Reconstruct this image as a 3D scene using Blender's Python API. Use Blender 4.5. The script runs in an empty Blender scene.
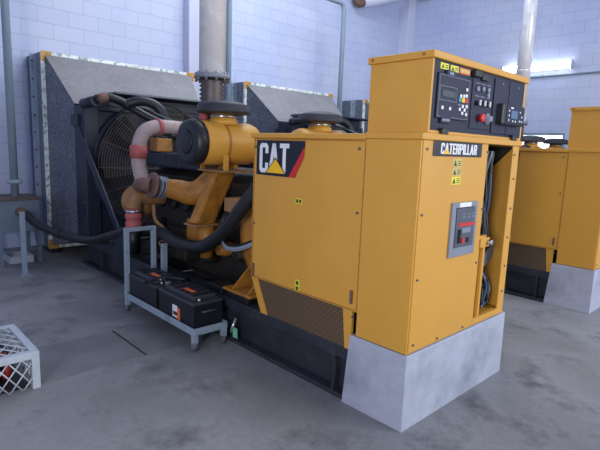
import bpy, bmesh, math, random
from mathutils import Vector, Matrix
random.seed(7)
SC = bpy.context.scene
COL = SC.collection
PI = math.pi

# ------------------------------------------------------------------ materials
def srgb(r, g, b):
    def f(c):
        c /= 255.0
        return c / 12.92 if c <= 0.04045 else ((c + 0.055) / 1.055) ** 2.4
    return (f(r), f(g), f(b), 1.0)

class NT:
    def __init__(self, name):
        self.m = bpy.data.materials.new(name); self.m.use_nodes = True
        self.t = self.m.node_tree; self.n = self.t.nodes
        self.b = self.n['Principled BSDF']
    def node(self, typ, **kw):
        nd = self.n.new(typ)
        for k, v in kw.items():
            if k in nd.inputs: nd.inputs[k].default_value = v
            else: setattr(nd, k, v)
        return nd
    def link(self, a, b): self.t.links.new(a, b)
    def coord(self, scale=None, rot=None):
        tc = self.node('ShaderNodeTexCoord')
        out = tc.outputs['Object']
        if scale or rot:
            mp = self.node('ShaderNodeMapping')
            if scale: mp.inputs['Scale'].default_value = scale
            if rot: mp.inputs['Rotation'].default_value = rot
            self.link(out, mp.inputs['Vector']); out = mp.outputs['Vector']
        return out
    def noise(self, vec, scale, detail=4, rough=0.6):
        nz = self.node('ShaderNodeTexNoise'); nz.inputs['Scale'].default_value = scale
        nz.inputs['Detail'].default_value = detail; nz.inputs['Roughness'].default_value = rough
        self.link(vec, nz.inputs['Vector']); return nz.outputs['Fac']
    def ramp(self, fac, stops):
        r = self.node('ShaderNodeValToRGB'); el = r.color_ramp.elements
        while len(el) > 1: el.remove(el[-1])
        el[0].position, el[0].color = stops[0]
        for p, c in stops[1:]:
            e = el.new(p); e.color = c
        self.link(fac, r.inputs['Fac']); return r.outputs['Color']
    def mix(self, fac, a, b, mode='MIX'):
        mx = self.node('ShaderNodeMixRGB', blend_type=mode)
        for s, v in ((0, fac), (1, a), (2, b)):
            if hasattr(v, 'is_linked') or hasattr(v, 'links'): self.link(v, mx.inputs[s])
            else: mx.inputs[s].default_value = v
        return mx.outputs['Color']
    def bump(self, h, strength=0.2, dist=0.01):
        bp = self.node('ShaderNodeBump'); bp.inputs['Strength'].default_value = strength
        bp.inputs['Distance'].default_value = dist
        self.link(h, bp.inputs['Height']); self.link(bp.outputs['Normal'], self.b.inputs['Normal'])

def scale_c(c, k): return (c[0]*k, c[1]*k, c[2]*k, 1)

def paint(name, rgb, rough=0.45, var=0.12, scale=6.0, metal=0.0, bump=0.0, dirt=None, spec=0.5):
    m = NT(name); c = srgb(*rgb); v = m.coord()
    col = m.ramp(m.noise(v, scale), [(0.3, scale_c(c, 1-var)), (0.7, scale_c(c, 1+var*0.6))])
    if dirt:
        f = m.ramp(m.noise(v, scale*0.6+1.7, 6, 0.7), [(0.55, (0,0,0,1)), (0.72, (1,1,1,1))])
        col = m.mix(f, col, srgb(*dirt))
    m.link(col, m.b.inputs['Base Color'])
    m.b.inputs['Roughness'].default_value = rough
    m.b.inputs['Metallic'].default_value = metal
    m.b.inputs['Specular IOR Level'].default_value = spec
    if bump: m.bump(m.noise(v, 60), bump, 0.004)
    return m.m

M = {}
M['yellow'] = paint('yellow_paint', (207, 153, 62), 0.42, 0.05, 3.0)
M['yellow_front'] = M['yellow']
M['yellow_engine'] = paint('engine_yellow', (168, 114, 42), 0.5, 0.25, 9.0, dirt=(84, 56, 28))
M['tan'] = paint('dusty_tan', (150, 112, 74), 0.6, 0.2, 12.0, dirt=(110, 74, 48))
M['navy'] = paint('navy_black_paint', (28, 36, 56), 0.5, 0.2, 8.0)
M['black'] = paint('black_paint', (25, 27, 33), 0.45, 0.25, 10.0)
M['rubber'] = paint('black_rubber', (28, 30, 36), 0.42, 0.25, 20.0)
M['dark'] = paint('dark_engine', (34, 31, 30), 0.65, 0.5, 8.0, dirt=(60, 46, 30))
M['skid'] = paint('black_skid', (44, 48, 58), 0.36, 0.3, 7.0, dirt=(70, 72, 78))
M['panel'] = paint('panel_navy', (17, 23, 48), 0.5, 0.1, 8.0, spec=0.35)
M['panel2'] = paint('panel_blue_black', (21, 28, 56), 0.5, 0.1, 8.0, spec=0.35)
M['screen'] = paint('lcd_screen', (64, 76, 80), 0.3, 0.05)
M['screen_blue'] = paint('module_screen', (84, 108, 146), 0.3, 0.05)
M['white'] = paint('white_mark', (226, 230, 236), 0.5, 0.02)
M['grey_line'] = paint('grey_mark', (120, 130, 150), 0.5, 0.02)
M['cap'] = paint('dusty_rain_cap', (50, 53, 61), 0.6, 0.2, 9.0, dirt=(72, 74, 80))
M['badge'] = paint('badge_black', (22, 26, 38), 0.4, 0.05)
M['red_mark'] = paint('red_mark', (200, 40, 46), 0.45, 0.03)
M['yellow_mark'] = paint('yellow_mark', (246, 190, 20), 0.45, 0.03)
M['sticker'] = paint('sticker_yellow', (226, 220, 60), 0.5, 0.05)
M['sticker_pale'] = paint('sticker_pale', (196, 184, 110), 0.5, 0.05)
M['sticker_ink'] = paint('sticker_ink', (60, 60, 40), 0.5, 0.05)
M['orange'] = paint('sticker_orange', (226, 110, 60), 0.5, 0.05)
M['teal'] = paint('teal_button', (40, 150, 160), 0.4, 0.02)
M['breaker_frame'] = paint('breaker_frame', (128, 134, 150), 0.45, 0.05)
M['breaker'] = paint('breaker_grey', (78, 84, 98), 0.4, 0.05)
M['cart'] = paint('cart_grey', (142, 158, 176), 0.45, 0.08, 12.0, dirt=(96, 106, 116))
M['tank'] = paint('tank_grey', (112, 128, 146), 0.5, 0.12, 6.0, dirt=(84, 92, 100))
M['tank_lid'] = paint('rusty_lid', (98, 84, 76), 0.7, 0.2, 10.0, dirt=(70, 52, 42))
M['pipe'] = paint('grey_pipe', (136, 154, 170), 0.4, 0.08, 5.0)
M['battery'] = paint('battery_black', (24, 27, 36), 0.38, 0.15, 14.0)
M['battery_lid'] = paint('battery_lid', (54, 58, 66), 0.42, 0.2, 18.0, dirt=(54, 58, 64))
M['cagew'] = paint('cage_white', (172, 181, 194), 0.5, 0.1, 12.0, dirt=(140, 146, 156))
M['red_rubber'] = paint('faded_red_hose', (176, 90, 92), 0.6, 0.15, 14.0)
M['red'] = paint('red_paint', (150, 36, 34), 0.5, 0.2, 10.0)
M['charge'] = paint('dusty_grey_pipe', (168, 150, 150), 0.55, 0.12, 10.0, dirt=(140, 112, 110))
M['rust'] = paint('rusty_clamp', (110, 82, 74), 0.7, 0.3, 20.0)
M['chrome'] = paint('chrome', (196, 198, 204), 0.25, 0.05, 10.0, metal=0.9)
M['bellows'] = paint('bellows', (96, 88, 90), 0.5, 0.2, 14.0, metal=0.5)
M['guard'] = paint('guard_wire', (108, 97, 86), 0.6, 0.2, 10.0)
M['blade'] = paint('fan_blade', (24, 26, 31), 0.6, 0.2)
M['wire_white'] = paint('cable_grey', (122, 130, 140), 0.5, 0.05)
M['wire_blue'] = paint('cable_blue', (46, 66, 98), 0.5, 0.05)
M['green'] = paint('green_tag', (110, 190, 150), 0.5, 0.1)
M['paleblue'] = paint('pale_trunking', (170, 182, 205), 0.5, 0.04, 6)
M['inner'] = paint('cabinet_inner', (176, 132, 44), 0.5, 0.1, 3.0)

def galv(name, base, dark, light, scale, metal=0.35, rough=0.5):
    m = NT(name); v = m.coord()
    vo = m.node('ShaderNodeTexVoronoi'); vo.inputs['Scale'].default_value = scale
    m.link(v, vo.inputs['Vector'])
    sep = m.node('ShaderNodeSeparateColor'); m.link(vo.outputs['Color'], sep.inputs[0])
    col = m.ramp(sep.outputs[0], [(0.0, srgb(*dark)), (0.5, srgb(*base)), (1.0, srgb(*light))])
    big = m.ramp(m.noise(v, 2.5), [(0.3, (0.85, 0.85, 0.87, 1)), (0.7, (1.05, 1.05, 1.05, 1))])
    col = m.mix(1.0, col, big, 'MULTIPLY')
    m.link(col, m.b.inputs['Base Color'])
    m.b.inputs['Metallic'].default_value = metal; m.b.inputs['Roughness'].default_value = rough
    return m.m
M['duct'] = galv('galvanised_duct', (104, 110, 122), (78, 84, 96), (128, 134, 146), 55, 0.25, 0.55)
M['flange'] = galv('speckled_flange', (232, 240, 236), (150, 168, 172), (250, 254, 250), 24, 0.0, 0.45)
M['skirt'] = galv('sheet_skirt', (182, 188, 206), (177, 183, 202), (187, 193, 210), 26, 0.2, 0.42)
def smudged(name, c, dark, metal, rough):
    m = NT(name); v = m.coord()
    f = m.ramp(m.noise(v, 2.2, 6, 0.65), [(0.48, (0, 0, 0, 1)), (0.75, (1, 1, 1, 1))])
    g = m.ramp(m.noise(m.coord(scale=(1, 1, 2.5)), 9, 6, 0.7), [(0.4, (0.93, 0.93, 0.94, 1)), (0.7, (1.04, 1.04, 1.04, 1))])
    col = m.mix(1.0, m.mix(f, srgb(*c), srgb(*dark)), g, 'MULTIPLY')
    m.link(col, m.b.inputs['Base Color']); m.b.inputs['Metallic'].default_value = metal
    rr = m.ramp(m.noise(v, 6, 5), [(0.3, (rough-.1,)*3+(1,)), (0.7, (rough+.15,)*3+(1,))]); m.link(rr, m.b.inputs['Roughness'])
    m.bump(m.noise(v, 4, 3), 0.25, 0.02)
    return m.m
M['skirt'] = smudged('sheet_skirt', (190, 196, 214), (150, 156, 176), 0.35, 0.4)
M['steel'] = galv('silver_stack', (226, 227, 232), (232, 233, 238), (240, 241, 244), 10, 0.15, 0.28)

# concrete block walls: running bond of painted blocks
def block_wall(name, axis):
    m = NT(name)
    tc = m.node('ShaderNodeTexCoord'); sp = m.node('ShaderNodeSeparateXYZ')
    m.link(tc.outputs['Object'], sp.inputs[0])
    cb = m.node('ShaderNodeCombineXYZ')
    m.link(sp.outputs[axis], cb.inputs[0]); m.link(sp.outputs[2], cb.inputs[1])
    br = m.node('ShaderNodeTexBrick')
    m.link(cb.outputs[0], br.inputs['Vector'])
    for k, v in (('Scale', 1.0), ('Mortar Size', 0.005), ('Mortar Smooth', 0.15), ('Bias', 0.0),
                 ('Brick Width', 0.42), ('Row Height', 0.21)):
        br.inputs[k].default_value = v
    br.inputs['Color1'].default_value = srgb(195, 203, 227); br.inputs['Color2'].default_value = srgb(200, 207, 230)
    br.inputs['Mortar'].default_value = srgb(178, 186, 211)
    ob = tc.outputs['Object']
    tint = m.ramp(m.noise(ob, 0.7, 3), [(0.35, srgb(236, 242, 255)), (0.65, (1, 1, 1, 1))])
    col = m.mix(1.0, br.outputs['Color'], tint, 'MULTIPLY')
    spots = m.ramp(m.noise(ob, 5.0, 5, 0.7), [(0.70, (0, 0, 0, 1)), (0.78, (1, 1, 1, 1))])
    col = m.mix(spots, col, srgb(182, 180, 196))
    m.link(col, m.b.inputs['Base Color']); m.b.inputs['Roughness'].default_value = 0.55
    inv = m.node('ShaderNodeMath', operation='SUBTRACT'); inv.inputs[0].default_value = 1.0
    m.link(br.outputs['Fac'], inv.inputs[1])
    add = m.node('ShaderNodeMath', operation='ADD')
    m.link(inv.outputs[0], add.inputs[0])
    mul = m.node('ShaderNodeMath', operation='MULTIPLY'); mul.inputs[1].default_value = 0.25
    m.link(m.noise(ob, 40), mul.inputs[0]); m.link(mul.outputs[0], add.inputs[1])
    m.bump(add.outputs[0], 0.5, 0.006)
    return m.m
M['wall_x'] = block_wall('painted_blocks_back', 0)
M['wall_y'] = block_wall('painted_blocks_right', 1)
M['pilaster'] = paint('painted_column', (206, 210, 232), 0.55, 0.04, 2.0)

# concrete floor with stains and fine scratches
def concrete():
    m = NT('worn_concrete'); v = m.coord()
    a = m.noise(v, 1.1, 6, 0.6)
    col = m.ramp(a, [(0.3, srgb(108, 110, 114)), (0.5, srgb(125, 127, 132)), (0.72, srgb(140, 142, 147))])
    st = m.ramp(m.noise(v, 2.3, 5, 0.65), [(0.52, (0, 0, 0, 1)), (0.70, (1, 1, 1, 1))])
    col = m.mix(st, col, srgb(86, 88, 94))
    sc = m.ramp(m.noise(m.coord(scale=(30, 6, 1), rot=(0, 0, 0.6)), 1.0, 5, 0.75), [(0.66, (0, 0, 0, 1)), (0.74, (1, 1, 1, 1))])
    col = m.mix(sc, col, srgb(156, 160, 166))
    fine = m.ramp(m.noise(v, 26.0, 4, 0.7), [(0.3, (0.88, 0.88, 0.88, 1)), (0.7, (1.06, 1.06, 1.06, 1))])
    col = m.mix(1.0, col, fine, 'MULTIPLY')
    m.link(col, m.b.inputs['Base Color'])
    rr = m.ramp(a, [(0.3, (0.5, 0.5, 0.5, 1)), (0.7, (0.72, 0.72, 0.72, 1))])
    m.link(rr, m.b.inputs['Roughness'])
    m.bump(m.noise(v, 35, 5), 0.15, 0.004)
    return m.m
M['floor'] = concrete()

def checker_plate():
    m = NT('checker_plate'); v = m.coord()
    w1 = m.node('ShaderNodeTexWave', wave_type='BANDS', bands_direction='DIAGONAL'); w1.inputs['Scale'].default_value = 14
    w2 = m.node('ShaderNodeTexWave', wave_type='BANDS', bands_direction='DIAGONAL'); w2.inputs['Scale'].default_value = 14
    m.link(v, w1.inputs['Vector']); m.link(m.coord(rot=(0, 0, PI/2)), w2.inputs['Vector'])
    mu = m.node('ShaderNodeMath', operation='MULTIPLY')
    m.link(w1.outputs['Fac'], mu.inputs[0]); m.link(w2.outputs['Fac'], mu.inputs[1])
    col = m.ramp(m.noise(v, 3.0, 5), [(0.3, srgb(104, 106, 111)), (0.7, srgb(126, 128, 133))])
    col = m.mix(m.ramp(mu.outputs[0], [(0.3, (0, 0, 0, 1)), (0.7, (.3, .3, .3, 1))]), col, srgb(150, 152, 156))
    m.link(col, m.b.inputs['Base Color']); m.b.inputs['Roughness'].default_value = 0.5
    m.b.inputs['Metallic'].default_value = 0.2
    m.bump(mu.outputs[0], 0.35, 0.005)
    return m.m
M['plate'] = checker_plate()

def perforated():
    m = NT('perforated_mesh'); v = m.coord(rot=(PI/4, 0, 0))
    vo = m.node('ShaderNodeTexVoronoi', feature='F1'); vo.inputs['Scale'].default_value = 34; vo.inputs['Randomness'].default_value = 0.0
    m.link(v, vo.inputs['Vector'])
    col = m.ramp(vo.outputs['Distance'], [(0.35, srgb(14, 13, 12)), (0.5, srgb(92, 74, 54))])
    m.link(col, m.b.inputs['Base Color']); m.b.inputs['Roughness'].default_value = 0.6
    return m.m
M['mesh'] = perforated()
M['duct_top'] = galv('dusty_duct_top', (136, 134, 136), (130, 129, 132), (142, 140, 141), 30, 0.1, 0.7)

def glow(name, rgb, strength):
    m = NT(name); v = m.coord()
    col = m.ramp(m.noise(v, 2.0), [(0.3, srgb(*rgb)), (0.7, srgb(*[min(255, c+4) for c in rgb]))])
    m.link(col, m.b.inputs['Base Color']); m.link(col, m.b.inputs['Emission Color'])
    m.b.inputs['Emission Strength'].default_value = strength
    return m.m
M['tube_light'] = glow('lit_tube', (250, 252, 255), 6.0)
M['daylight'] = glow('daylight_pane', (240, 246, 255), 3.0)

# ------------------------------------------------------------------ mesh builder
class MB:
    def __init__(s): s.v = []; s.f = []; s.sm = []
    def add(s, vs, fs, smooth=False):
        o = len(s.v); s.v += [Vector(p) for p in vs]
        for f in fs: s.f.append([o+i for i in f]); s.sm.append(smooth)
        return s
    def box(s, x0, x1, y0, y1, z0, z1):
        if x0 > x1: x0, x1 = x1, x0
        if y0 > y1: y0, y1 = y1, y0
        if z0 > z1: z0, z1 = z1, z0
        P = [(x0,y0,z0),(x1,y0,z0),(x1,y1,z0),(x0,y1,z0),(x0,y0,z1),(x1,y0,z1),(x1,y1,z1),(x0,y1,z1)]
        return s.hexa(P)
    def hexa(s, P):
        return s.add(P, [(0,3,2,1),(4,5,6,7),(0,1,5,4),(1,2,6,5),(2,3,7,6),(3,0,4,7)])
    def prism(s, pts, ext):
        n = len(pts); e = Vector(ext); P = [Vector(p) for p in pts]
        nrm = Vector((0,0,0))
        for i in range(n): nrm += P[i].cross(P[(i+1) % n])
        if nrm.dot(e) > 0: P = P[::-1]
        V = P + [p+e for p in P]
        F = [tuple(range(n)), tuple(range(2*n-1, n-1, -1))]
        for i in range(n):
            j = (i+1) % n; F.append((i, i+n, j+n, j))
        return s.add(V, F)
    def frame(s, d):
        d = Vector(d).normalized(); a = Vector((0,0,1)) if abs(d.z) < 0.9 else Vector((1,0,0))
        u = d.cross(a).normalized(); return d, u, d.cross(u).normalized()
    def lathe(s, base, axis, prof, n=32, caps=True):
        d, u, w = s.frame(axis); b = Vector(base); V = []; F = []
        for (h, r) in prof:
            for k in range(n):
                a = 2*PI*k/n; V.append(b + d*h + (u*math.cos(a) + w*math.sin(a))*r)
        for i in range(len(prof)-1):
            for k in range(n):
                j = (k+1) % n; F.append((i*n+k, i*n+j, (i+1)*n+j, (i+1)*n+k))
        s.add(V, F, True)
        if caps:
            o = len(s.v) - len(V); m = len(prof)-1
            s.f.append([o+k for k in range(n)][::-1]); s.sm.append(False)
            s.f.append([o+m*n+k for k in range(n)]); s.sm.append(False)
        return s
    def cyl(s, a, b, r, r2=None, n=20):
        a = Vector(a); b = Vector(b); L = (b-a).length
        return s.lathe(a, b-a, [(0, r), (L, r if r2 is None else r2)], n)
    def tube(s, pts, r, n=10, closed=False, smooth_path=True, sub=6):
        P = [Vector(p) for p in pts]
        R = r if isinstance(r, (list, tuple)) else [r]*len(P)
        if smooth_path and len(P) > 2:
            Q = []; RR = []; m = len(P)
            rng = range(m) if closed else range(m-1)
            for i in rng:
                if closed: p0, p1, p2, p3 = P[i-1], P[i], P[(i+1) % m], P[(i+2) % m]
                else:
                    p1, p2 = P[i], P[i+1]
                    p0 = P[i-1] if i > 0 else p1*2-p2
                    p3 = P[i+2] if i+2 < m else p2*2-p1
                r1, r2 = R[i], R[(i+1) % m]
                for k in range(sub):
                    t = k/sub
                    Q.append(0.5*((2*p1)+(p2-p0)*t+(2*p0-5*p1+4*p2-p3)*t*t+(3*p1-p0-3*p2+p3)*t**3)); RR.append(r1+(r2-r1)*t)
            if not closed: Q.append(P[-1]); RR.append(R[-1])
            P, R = Q, RR
        m = len(P); V = []; F = []; u = None
        for i in range(m):
            if closed: d = P[(i+1) % m]-P[i-1]
            else: d = P[min(i+1, m-1)]-P[max(i-1, 0)]
            d.normalize()
            if u is None: _, u, w = s.frame(d)
            else: u = (u - d*u.dot(d)).normalized()
            w = d.cross(u)
            for k in range(n):
                a = 2*PI*k/n; V.append(P[i] + (u*math.cos(a)+w*math.sin(a))*R[i])
        for i in range(m if closed else m-1):
            for k in range(n):
                j = (k+1) % n; i2 = (i+1) % m
                F.append((i*n+k, i*n+j, i2*n+j, i2*n+k))
        o = len(s.v); s.add(V, F, True)
        if not closed:
            s.f.append([o+k for k in range(n)][::-1]); s.sm.append(False)
            s.f.append([o+(m-1)*n+k for k in range(n)]); s.sm.append(False)
        return s
    def build(s, name, mat, parent=None, bevel=0.0, label=None, kind=None):
        me = bpy.data.meshes.new(name)
        off = Vector((0,0,0))
        q = parent
        while q is not None: off += q.location; q = q.parent
        me.from_pydata([tuple(p-off) for p in s.v], [], s.f)
        for p, f in zip(me.polygons, s.sm): p.use_smooth = f
        me.materials.append(mat if not isinstance(mat, str) else M[mat]); me.update()
        o = bpy.data.objects.new(name, me); COL.objects.link(o)
        if parent is not None: o.parent = parent
        if bevel:
            b = o.modifiers.new('bevel', 'BEVEL'); b.width = bevel; b.segments = 2; b.limit_method = 'ANGLE'
        if label: o['label'] = label
        if kind: o['kind'] = kind
        return o

def split(mb, name, mat, parent):
    """each loose piece of a builder becomes an object of its own"""
    n = len(mb.v); lab = list(range(n))
    def find(a):
        while lab[a] != a: lab[a] = lab[lab[a]]; a = lab[a]
        return a
    for f in mb.f:
        for q in f[1:]: lab[find(q)] = find(f[0])
    groups = {}
    for k, f in enumerate(mb.f): groups.setdefault(find(f[0]), []).append(k)
    for ks in groups.values():
        ids = sorted({q for k in ks for q in mb.f[k]}); mp = {q: i for i, q in enumerate(ids)}
        c = MB(); c.v = [mb.v[q] for q in ids]; c.f = [[mp[q] for q in mb.f[k]] for k in ks]; c.sm = [mb.sm[k] for k in ks]
        c.build(name, mat, parent)

def box(name, mat, parent, *a, bevel=0.0, label=None): return MB().box(*a).build(name, mat, parent, bevel, label)

def thing(name, loc, label, cat, group=None):
    o = bpy.data.objects.new(name, None); COL.objects.link(o); o.location = loc
    o.empty_display_size = 0.1
    o['label'] = label; o['category'] = cat
    if group: o['group'] = group
    return o
def tag(o, label, cat, group=None):
    o['label'] = label; o['category'] = cat
    if group: o['group'] = group
    return o
def recentre(o):
    vs = o.data.vertices
    c = Vector(((min(v.co.x for v in vs)+max(v.co.x for v in vs))/2, (min(v.co.y for v in vs)+max(v.co.y for v in vs))/2, min(v.co.z for v in vs)))
    o.data.transform(Matrix.Translation(-c)); o.location = c
    return o
def dup(o, parent=None, dx=0.0):
    c = o.copy(); COL.objects.link(c)
    if parent is not None: c.parent = parent
    else: c.location = o.location + Vector((dx, 0, 0))
    for ch in list(o.children): dup(ch, c)
    return c

# ------------------------------------------------------------------ bold condensed lettering (u right, v up, unit height)
def letter(ch):
    w, t, h = 0.50, 0.165, 0.15
    R = lambda a, b, c, d: [(a, c), (b, c), (b, d), (a, d)]
    if ch == 'C':
        k = 0.10
        return w, [[(k, 0), (w-k, 0), (w-k, h), (t, h), (0, k)][0:2] + [(w, k), (w, h), (0, h), (0, k)],
                   [(0, 1-h), (w, 1-h), (w, 1-k), (w-k, 1), (k, 1), (0, 1-k)],
                   R(0, t, h, 1-h), R(w-t, w, h, 0.34), R(w-t, w, 0.66, 1-h)]
    if ch == 'A':
        return 0.58, [[(0, 0), (t, 0), (0.36, 1), (0.20, 1)], [(0.58-t, 0), (0.58, 0), (0.38, 1), (0.22, 1)], R(0.15, 0.43, 0.22, 0.36)]
    if ch == 'T':
        return 0.50, [R(0, 0.5, 1-h, 1), R(0.25-t/2, 0.25+t/2, 0, 1-h)]
    if ch == 'E':
        return 0.42, [R(0, t, 0, 1), R(t, 0.42, 0, h), R(t, 0.40, 0.43, 0.57), R(t, 0.42, 1-h, 1)]
    if ch in 'RP':
        P = [R(0, t, 0, 1), R(t, w-0.06, 1-h, 1), R(t, w-0.06, 0.42, 0.42+h),
             [(w-t, 0.42), (w-0.06, 0.42), (w, 0.5), (w, 0.92), (w-0.06, 1), (w-t, 1)]]
        if ch == 'R': P.append([(w-t, 0), (w+0.01, 0), (w-0.05, 0.42), (w-t-0.07, 0.42)])
        return w, P
    if ch == 'I': return t, [R(0, t, 0, 1)]
    if ch == 'L': return 0.40, [R(0, t, 0, 1), R(t, 0.40, 0, h)]
def lettering(text, height, width, gap, place, ext):
    """place(u, v) -> 3D point; fits the word into width"""
    x = 0; polys = []
    for c in text:
        w, P = letter(c)
        polys += [[(x+u, v) for u, v in p] for p in P]; x += w+gap
    x -= gap; mb = MB()
    for p in polys: mb.prism([place(u/x*width, v*height) for u, v in p], ext)
    return mb

# ================================================================== SETTING
def struct(o):
    o['kind'] = 'structure'; return o
YW, XR = 6.3, 8.62
struct(MB().box(-4.4, XR+0.2, -5.0, YW+0.2, -0.12, 0.0).build('floor', 'floor'))
struct(MB().box(-4.2, XR+0.2, YW, YW+0.2, 0.0, 6.6).build('wall_back', 'wall_x'))
struct(MB().box(-4.4, -4.2, -5.0, YW+0.2, 0.0, 6.6).build('wall_left', 'wall_y'))
struct(MB().box(-4.4, XR+0.2, -5.0, YW+0.2, 6.6, 6.7).build('ceiling', 'pilaster'))
# right wall with a window opening
WY0, WY1, WZ0, WZ1 = 2.23, 3.55, 0.95, 2.06
wr = MB()
wr.box(XR, XR+0.2, -5.0, WY0, 0, 6.6); wr.box(XR, XR+0.2, WY1, YW, 0, 6.6)
wr.box(XR, XR+0.2, WY0, WY1, 0, WZ0); wr.box(XR, XR+0.2, WY0, WY1, WZ1, 6.6)
struct(wr.build('wall_right', 'wall_y'))
wn = struct(MB().box(XR+0.10, XR+0.12, WY0, WY1, WZ0, WZ1).build('window_1', 'daylight'))
fr = MB(); fr.box(XR-0.01, XR+0.10, WY0, WY1, WZ1-0.05, WZ1); fr.box(XR-0.01, XR+0.10, WY0, WY0+0.035, WZ0, WZ1-0.05)
fr.box(XR-0.01, XR+0.10, WY1-0.035, WY1, WZ0, WZ1-0.05); fr.box(XR-0.01, XR+0.10, WY0+0.035, WY1-0.035, WZ0, WZ0+0.04)
fr.build('window_frame', 'pipe', wn)
struct(MB().box(8.32, 8.62, 6.02, 6.3, 0, 6.6).build('trim_1', 'pilaster', None, 0.01))
struct(MB().box(2.28, 2.62, 6.12, 6.3, 0, 6.6).build('trim_2', 'pilaster', None, 0.01))

# ================================================================== GENERATOR SET
def u_side(y0, z0): return lambda u, v: (-0.0075, y0-u, z0+v)      # on the side face, reading towards the control end
def u_front(x0, z0, y): return lambda u, v: (x0+u, y, z0+v)

def make_generator():
    g = thing('generator_set', (0, 0, 0), '', 'generator')
    # ---- skid
    sk = MB()
    for xa, s in ((0.005, 1), (1.665, -1)):
        o1, o2 = xa, xa+s*0.15
        sk.box(o1, o2, 0.40, 4.9, 0.27, 0.345); sk.box(o1, o2, 0.43, 4.9, 0.0, 0.03); sk.box(xa+s*0.07, xa+s*0.085, 0.43, 4.9, 0.03, 0.27)
    for y in (0.46, 1.5, 2.6, 3.7, 4.82): sk.box(0.085, 1.585, y, y+0.07, 0.03, 0.22)
    skid = sk.build('skid_base', 'skid', g, 0.014, 'black channel steel skid rails')
    for y in (0.53, 1.62, 4.3):
        MB().prism([(0.012, y, 0.03), (0.07, y, 0.03), (0.07, y, 0.27), (0.012, y, 0.27), (0.03, y, 0.20), (0.03, y, 0.12)], (0, 0.02, 0)).build('gusset', 'skid', skid)
    MB().tube([(0.03, 1.60, 0.20), (-0.012, 1.58, 0.16), (-0.014, 1.60, 0.10), (0.03, 1.63, 0.08)], 0.014, 8).build('shackle', 'chrome', skid, label='bare metal shackle')
    box('tag', 'green', skid, -0.012, -0.008, 1.53, 1.585, 0.06, 0.14, label='small green tag')
    # ---- control cabinet
    W, D = 1.182, 0.36
    cb = MB()
    cb.box(0, 0.012, 0, D, 0.452, 1.618); cb.box(0.012, W, D-0.012, D, 0.452, 1.618)
    cb.box(0.012, W, 0, D-0.012, 0.452, 0.49); cb.box(W-0.012, W, 0, D-0.012, 0.49, 1.618)
    cb.box(0.012, 0.03, 0, 0.012, 0.49, 1.618)
    cab = cb.build('control_cabinet', 'yellow', g, 0.003)
    MB().box(-0.014, W+0.014, -0.016, D+0.002, 1.618, 1.654).build('cabinet_lid', 'yellow', cab, 0.006)
    box('front_cover', 'yellow', cab, 0.012, 0.722, -0.006, 0.0, 0.462, 1.617, bevel=0.002)
    pm = MB(); pm.box(1.08, 1.17, -0.006, 0.006, 0.50, 1.617); pm.box(0.725, 1.17, -0.006, 0.03, 0.46, 0.50)
    pm.box(0.725, 0.745, 0.0, 0.03, 0.50, 1.02)
    pm.box(0.79, 0.815, -0.004, 0.03, 0.50, 1.02); pm.box(0.725, 0.815, -0.004, 0.03, 1.02, 1.045)
    pm.build('door_frame', 'yellow', cab, 0.002)
    MB().box(0.75, 0.79, 0.03, 0.034, 0.5, 1.02).build('inner_strip', 'inner', cab)
    bl = MB()
    for (x, z) in ((0.043, 1.571), (0.038, 1.226), (0.043, 0.871), (0.05, 0.50), (0.30, 0.478), (0.60, 0.478), (0.70, 0.88), (0.715, 1.219), (0.712, 1.57), (1.10, 1.56), (1.125, 1.4), (1.125, 1.2), (1.125, 1.0), (1.125, 0.8), (1.125, 0.62)):
        bl.cyl((x, -0.005, z), (x, -0.012, z), 0.007, n=10)
    split(bl, 'cover_screw', 'breaker', cab)
    MB().box(0.735, 0.85, -0.012, 0.0, 0.97, 1.03).build('latch_plate', 'yellow', cab, 0.002)
    lt = MB(); lt.cyl((0.83, -0.04, 1.0), (0.83, -0.012, 1.0), 0.018, n=14);
    lt.build('door_latch', 'chrome', cab, 0.002, 'silver latch knob')
    pb = MB().prism([(1.00, 0.10, 0.86), (1.165, 0.10, 0.94), (1.165, 0.10, 0.84), (1.00, 0.10, 0.76)], (0, 0.01, 0)).build('bracket_plate', 'breaker_frame', cab, label='grey bracket plate inside opening')
    box('dark_filler_block', 'dark', cab, 0.76, 1.10, 0.22, 0.34, 0.52, 1.60)  # dark block added to darken the opening behind the cables
    MB().prism([(1.150, 0.20, 1.43), (1.150, 0.03, 1.612), (1.150, 0.20, 1.612)], (0.012, 0, 0)).build('corner_shade_wedge', 'dark', cab)  # dark wedge modelled in place of the shadow at the top of the opening
    random.seed(3)
    for k in range(12):
        pts = []; x0 = 0.765+0.0125*k
        for z in (1.58, 1.4, 1.2, 1.0, 0.85, 0.7, 0.58, 0.53):
            lo = 0.035 if z < 0.9 else 0.012
            pts.append((x0+random.uniform(-lo, lo)+(0.11 if z < 0.75 else 0), 0.06+random.uniform(-0.03, 0.03), z))
        MB().tube(pts, 0.009 if k % 3 else 0.013, 6, sub=4).build('cable', ('black', 'wire_white', 'black', 'black', 'wire_blue', 'black')[k % 6], cab)
    for k in range(3):
        c = (0.93+0.04*k, 0.07, 0.60+0.035*k)
        MB().tube([(c[0]+0.06*math.cos(a), c[1]+0.02*math.sin(2*a), c[2]+0.07*math.sin(a)) for a in [2*PI*i/10 for i in range(10)]], 0.008, 6, closed=True, sub=3).build('cable_loop', ('wire_white', 'black', 'wire_white')[k], cab)
    # name badge on the front cover
    bd = MB().box(0.100, 0.632, -0.012, -0.006, 1.537, 1.617).build('name_badge', 'badge', cab, 0.002, 'black badge with white lettering')
    lettering('CATERPILLAR', 0.058, 0.395, 0.075, u_front(0.168, 1.549, -0.012), (0, -0.002, 0)).build('lettering', 'white', bd)
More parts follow.
